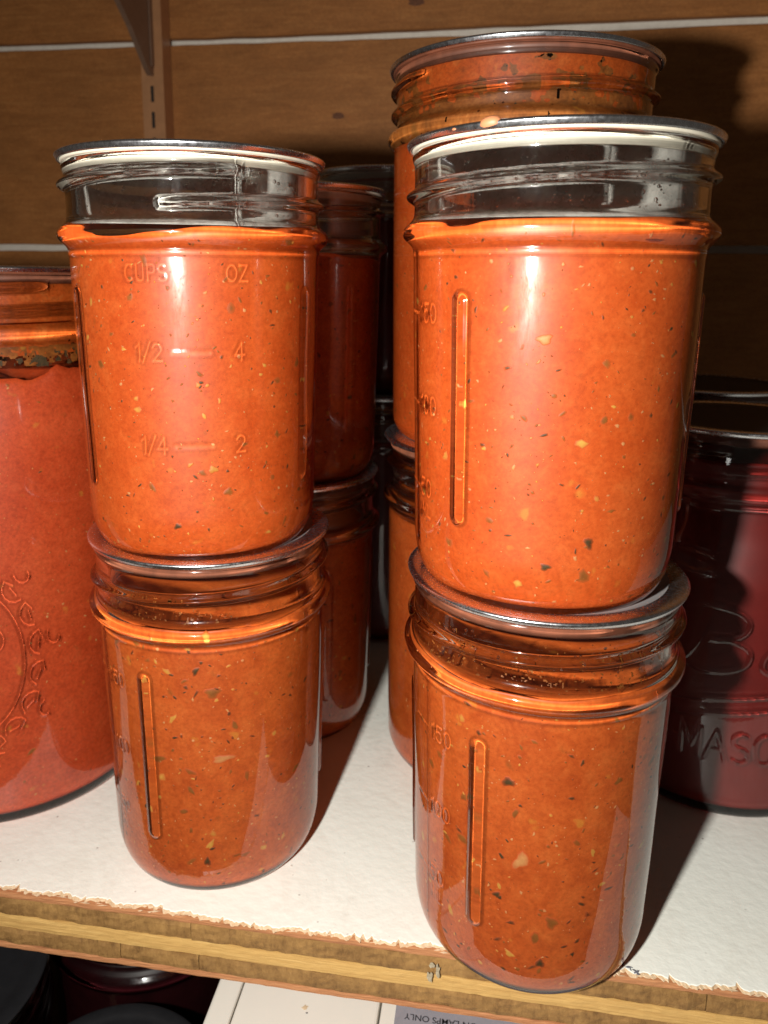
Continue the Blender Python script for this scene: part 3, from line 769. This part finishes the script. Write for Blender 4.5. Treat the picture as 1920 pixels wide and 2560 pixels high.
droplets(TL, W8, .0026, .0022, .0850, .0945, 170, 5, 1); droplets(TR, W8, .0026, .0022, .0850, .0950, 260, 150, 2); droplets(LR, W8, .0026, .0022, .0860, .0950, 120, 150, 3)
LIT_FILM = NT('lit_grey_film')  # pale film paints the lit grey look of the empty upper necks
_v = LIT_FILM.coord(); _n = LIT_FILM.math('MULTIPLY', LIT_FILM.noise(_v, 260, 5, .7, .5), LIT_FILM.noise(LIT_FILM.coord((1, 1, .6)), 45, 3, .6))
_f = LIT_FILM.ramp(_n, [(.08, (.14,)*3), (.36, (.60,)*3)])
_t = LIT_FILM.n('ShaderNodeBsdfTransparent'); _d = LIT_FILM.n('ShaderNodeBsdfDiffuse'); _d.inputs[0].default_value = (.80, .77, .70, 1)
_m = LIT_FILM.n('ShaderNodeMixShader'); LIT_FILM.l(_f, _m.inputs[0]); LIT_FILM.l(_t.outputs[0], _m.inputs[1]); LIT_FILM.l(_d.outputs[0], _m.inputs[2]); LIT_FILM.l(_m.outputs[0], LIT_FILM.out.inputs[0])
def lit_film(jar, W, th, floor, z0, z1):
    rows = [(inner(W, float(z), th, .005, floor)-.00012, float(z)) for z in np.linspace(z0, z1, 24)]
    q = link('lit_neck_film', lathe('lit_neck_film', rows, np.linspace(0, TAU, 96, endpoint=False)), LIT_FILM.m, jar); caster(q, r=True)
for j, a in ((TL, .0824), (TR, .0826)): lit_film(j, W8, .0026, .0022, a, .0965)
# larger pieces pressed against the glass
ONION = m_bit('onion_piece', (0.88, 0.36, 0.12), .35, 350)
def chunk(jar, W, th, floor, deg, z, sx, sz, rot, mat, name, seed):
    c = [q for q in jar.children if q.name.startswith('sauce')][0]
    rn = random.Random(seed); n = 14; V = []; F = []
    rings = ((0, .0002), (.45, .00018), (.85, .00012), (1.15, .00004))
    for i, (q, h) in enumerate(rings):
        for k in range(n):
            a = TAU*k/n; w = q*(1+.22*math.sin(3*a+seed)+.10*math.sin(5*a+2*seed)); A = .85*sx*w*math.cos(a); B = .85*sz*w*math.sin(a)
            da = A*math.cos(rot)-B*math.sin(rot); db = A*math.sin(rot)+B*math.cos(rot)
            R = inner(W, z+db, th, .005, floor)+.0003+h; t = rad(deg)+da/R; V.append((R*math.sin(t), -R*math.cos(t), z+db))
    for i in range(3):
        for k in range(n): F.append((i*n+k, i*n+(k+1) % n, (i+1)*n+(k+1) % n, (i+1)*n+k))
    me = mesh_from(name, V, F); set_cover(me, [q for q in (1., .95, .6, -.15) for _ in range(n)])
    o = link(name, me, mat, c); caster(o, r=True)
A8 = (W8, .0026, .0022)
chunk(LR, *A8, 143-3, .0395, .0016, .0030, -.5, ONION, 'onion_piece', 1)
chunk(LR, *A8, 143+12, .0235, .0016, .0020, .4, HERB2, 'pepper_piece', 2)
chunk(LR, *A8, 143-10, .0595, .0018, .0013, .2, HERB, 'herb_leaf', 3)
chunk(LR, *A8, 143+8, .0118, .0013, .0014, .2, HERB, 'herb_leaf', 4)
chunk(LR, *A8, 143-13, .0285, .0012, .0010, .2, HERB, 'herb_leaf', 5)
chunk(LR, *A8, 143-6, .0130, .0014, .0009, -.6, GARLIC, 'garlic_piece', 6)
chunk(LL, *A8, 156-2, .0640, .0024, .0018, .2, HERB2, 'pepper_piece', 7)
chunk(LL, *A8, 156+2, .0440, .0034, .0012, .1, ONION, 'onion_piece', 8)
chunk(LL, *A8, 156-6, .0175, .0009, .0020, -.6, GARLIC, 'garlic_piece', 9)
chunk(LL, *A8, 156-8, .0120, .0011, .0016, .1, HERB, 'herb_leaf', 10)
chunk(LL, *A8, 156-10, .0705, .0009, .0016, -.5, HERB, 'herb_leaf', 11)
chunk(TR, *A8, 155-2, .0600, .0016, .0011, .1, ONION, 'onion_piece', 12)
chunk(TR, *A8, 155+20, .0175, .0010, .0017, .3, HERB, 'herb_leaf', 13)
chunk(TR, *A8, 155+3, .0120, .0013, .0009, .1, HERB, 'herb_leaf', 14)
chunk(TL, *A8, 5+4, .0250, .0013, .0010, .1, GARLIC, 'garlic_piece', 15)
chunk(TL, *A8, 5-14, .0105, .0012, .0008, .4, HERB, 'herb_leaf', 16)
chunk(TL, *A8, 5+11, .0190, .0013, .0011, .2, HERB2, 'pepper_piece', 17)

# ---------------------------------------------------------------- below the shelf
ZL = -.19
lo = link('lower_shelf', box_mesh('lower_shelf', -.5, .4, .10, .484, ZL-.02, ZL), DARKWOOD); tag(lo, kind='structure')
PB = dict(PP); PB['lids'] = LIDB
BELOW = 'dark jars under the shelf'
make_jar('jam_jar', 'dark berry jam jar standing deepest under the shelf', -.135, .275, ZL, .3, **PB, fill=.104, sauce=S_BERRY, group=BELOW, seed=21, content_name='jam')
P8B = dict(P8); P8B['lids'] = LID8B
make_jar('jam_jar', 'small dark jar with black lid beside the white lamp housing', -.1135, .191, ZL, .8, **P8B, fill=.080, sauce=S_BERRY, group=BELOW, seed=22, content_name='jam')
make_jar('jam_jar', 'dark jar with wide black lid in the bottom left corner', -.191, .207, ZL, .1, **PB, fill=.104, sauce=S_BERRY, group=BELOW, seed=23, content_name='jam')
fx = empty('lamp_housing', (0, .22, ZL)); tag(fx, 'white enamelled metal lamp housing with grey warning label under the shelf', 'lamp housing')
def bevel_box(name, x0, x1, y0, y1, z0, z1, b, mat, parent):
    import bmesh
    bm = bmesh.new(); bmesh.ops.create_cube(bm, size=1)
    for q in bm.verts: q.co = Vector((x0+(q.co.x+.5)*(x1-x0), y0+(q.co.y+.5)*(y1-y0), z0+(q.co.z+.5)*(z1-z0)))
    bmesh.ops.bevel(bm, geom=bm.edges[:], offset=b, segments=2, affect='EDGES', profile=.5)
    me = bpy.data.meshes.new(name); bm.to_mesh(me); bm.free()
    return link(name, me, mat, parent)
TZ = -.045-ZL
bevel_box('body', -.0689, -.0257, -.085, .14, 0, TZ-.0004, .0008, ENAMEL, fx)
bevel_box('side_lip', -.0768, -.0692, -.085, .14, 0, TZ, .0008, ENAMEL, fx)
bevel_box('cover', -.0251, .16, -.085, .14, 0, TZ, .0008, ENAMEL, fx)
lab = bevel_box('label', -.0206, .058, -.045, .0, TZ+.0001, TZ+.0003, .00005, FOIL, fx)
def print_text(txt, x, y, size, parent):
    cu = bpy.data.curves.new('t', 'FONT'); cu.body = txt; cu.size = size; cu.offset = size*.004
    to = bpy.data.objects.new('t', cu); COL.objects.link(to); bpy.context.view_layer.update()
    me = bpy.data.meshes.new_from_object(to.evaluated_get(bpy.context.evaluated_depsgraph_get()))
    COL.objects.unlink(to); bpy.data.objects.remove(to)
    o = link('label_print', me, INK, parent); o['kind'] = 'stuff'; o.location = (x, y, TZ+.0005); o.rotation_euler = (0, 0, math.pi+.0); return o
t1 = print_text('ON LAMPS ONLY', 0, -.0232, .0028, lab)
w_ = max(q.co.x for q in t1.data.vertices); t1.location.x = -.0178+w_
blob('rust_spot', -.0480, -.0255, TZ-.0003, .0010, .0010, PAINTCHIP, fx, 8, False)
blob('dark_speck', -.0470, -.0272, TZ-.0003, .0004, .0003, INK, fx, 9, False)

# ---------------------------------------------------------------- metres -> centimetres
for me in bpy.data.meshes:
    me.transform(Matrix.Scale(K, 4)); me.update()
for o in COL.objects:
    if o.type in ('MESH', 'EMPTY'): o.location = o.location*K
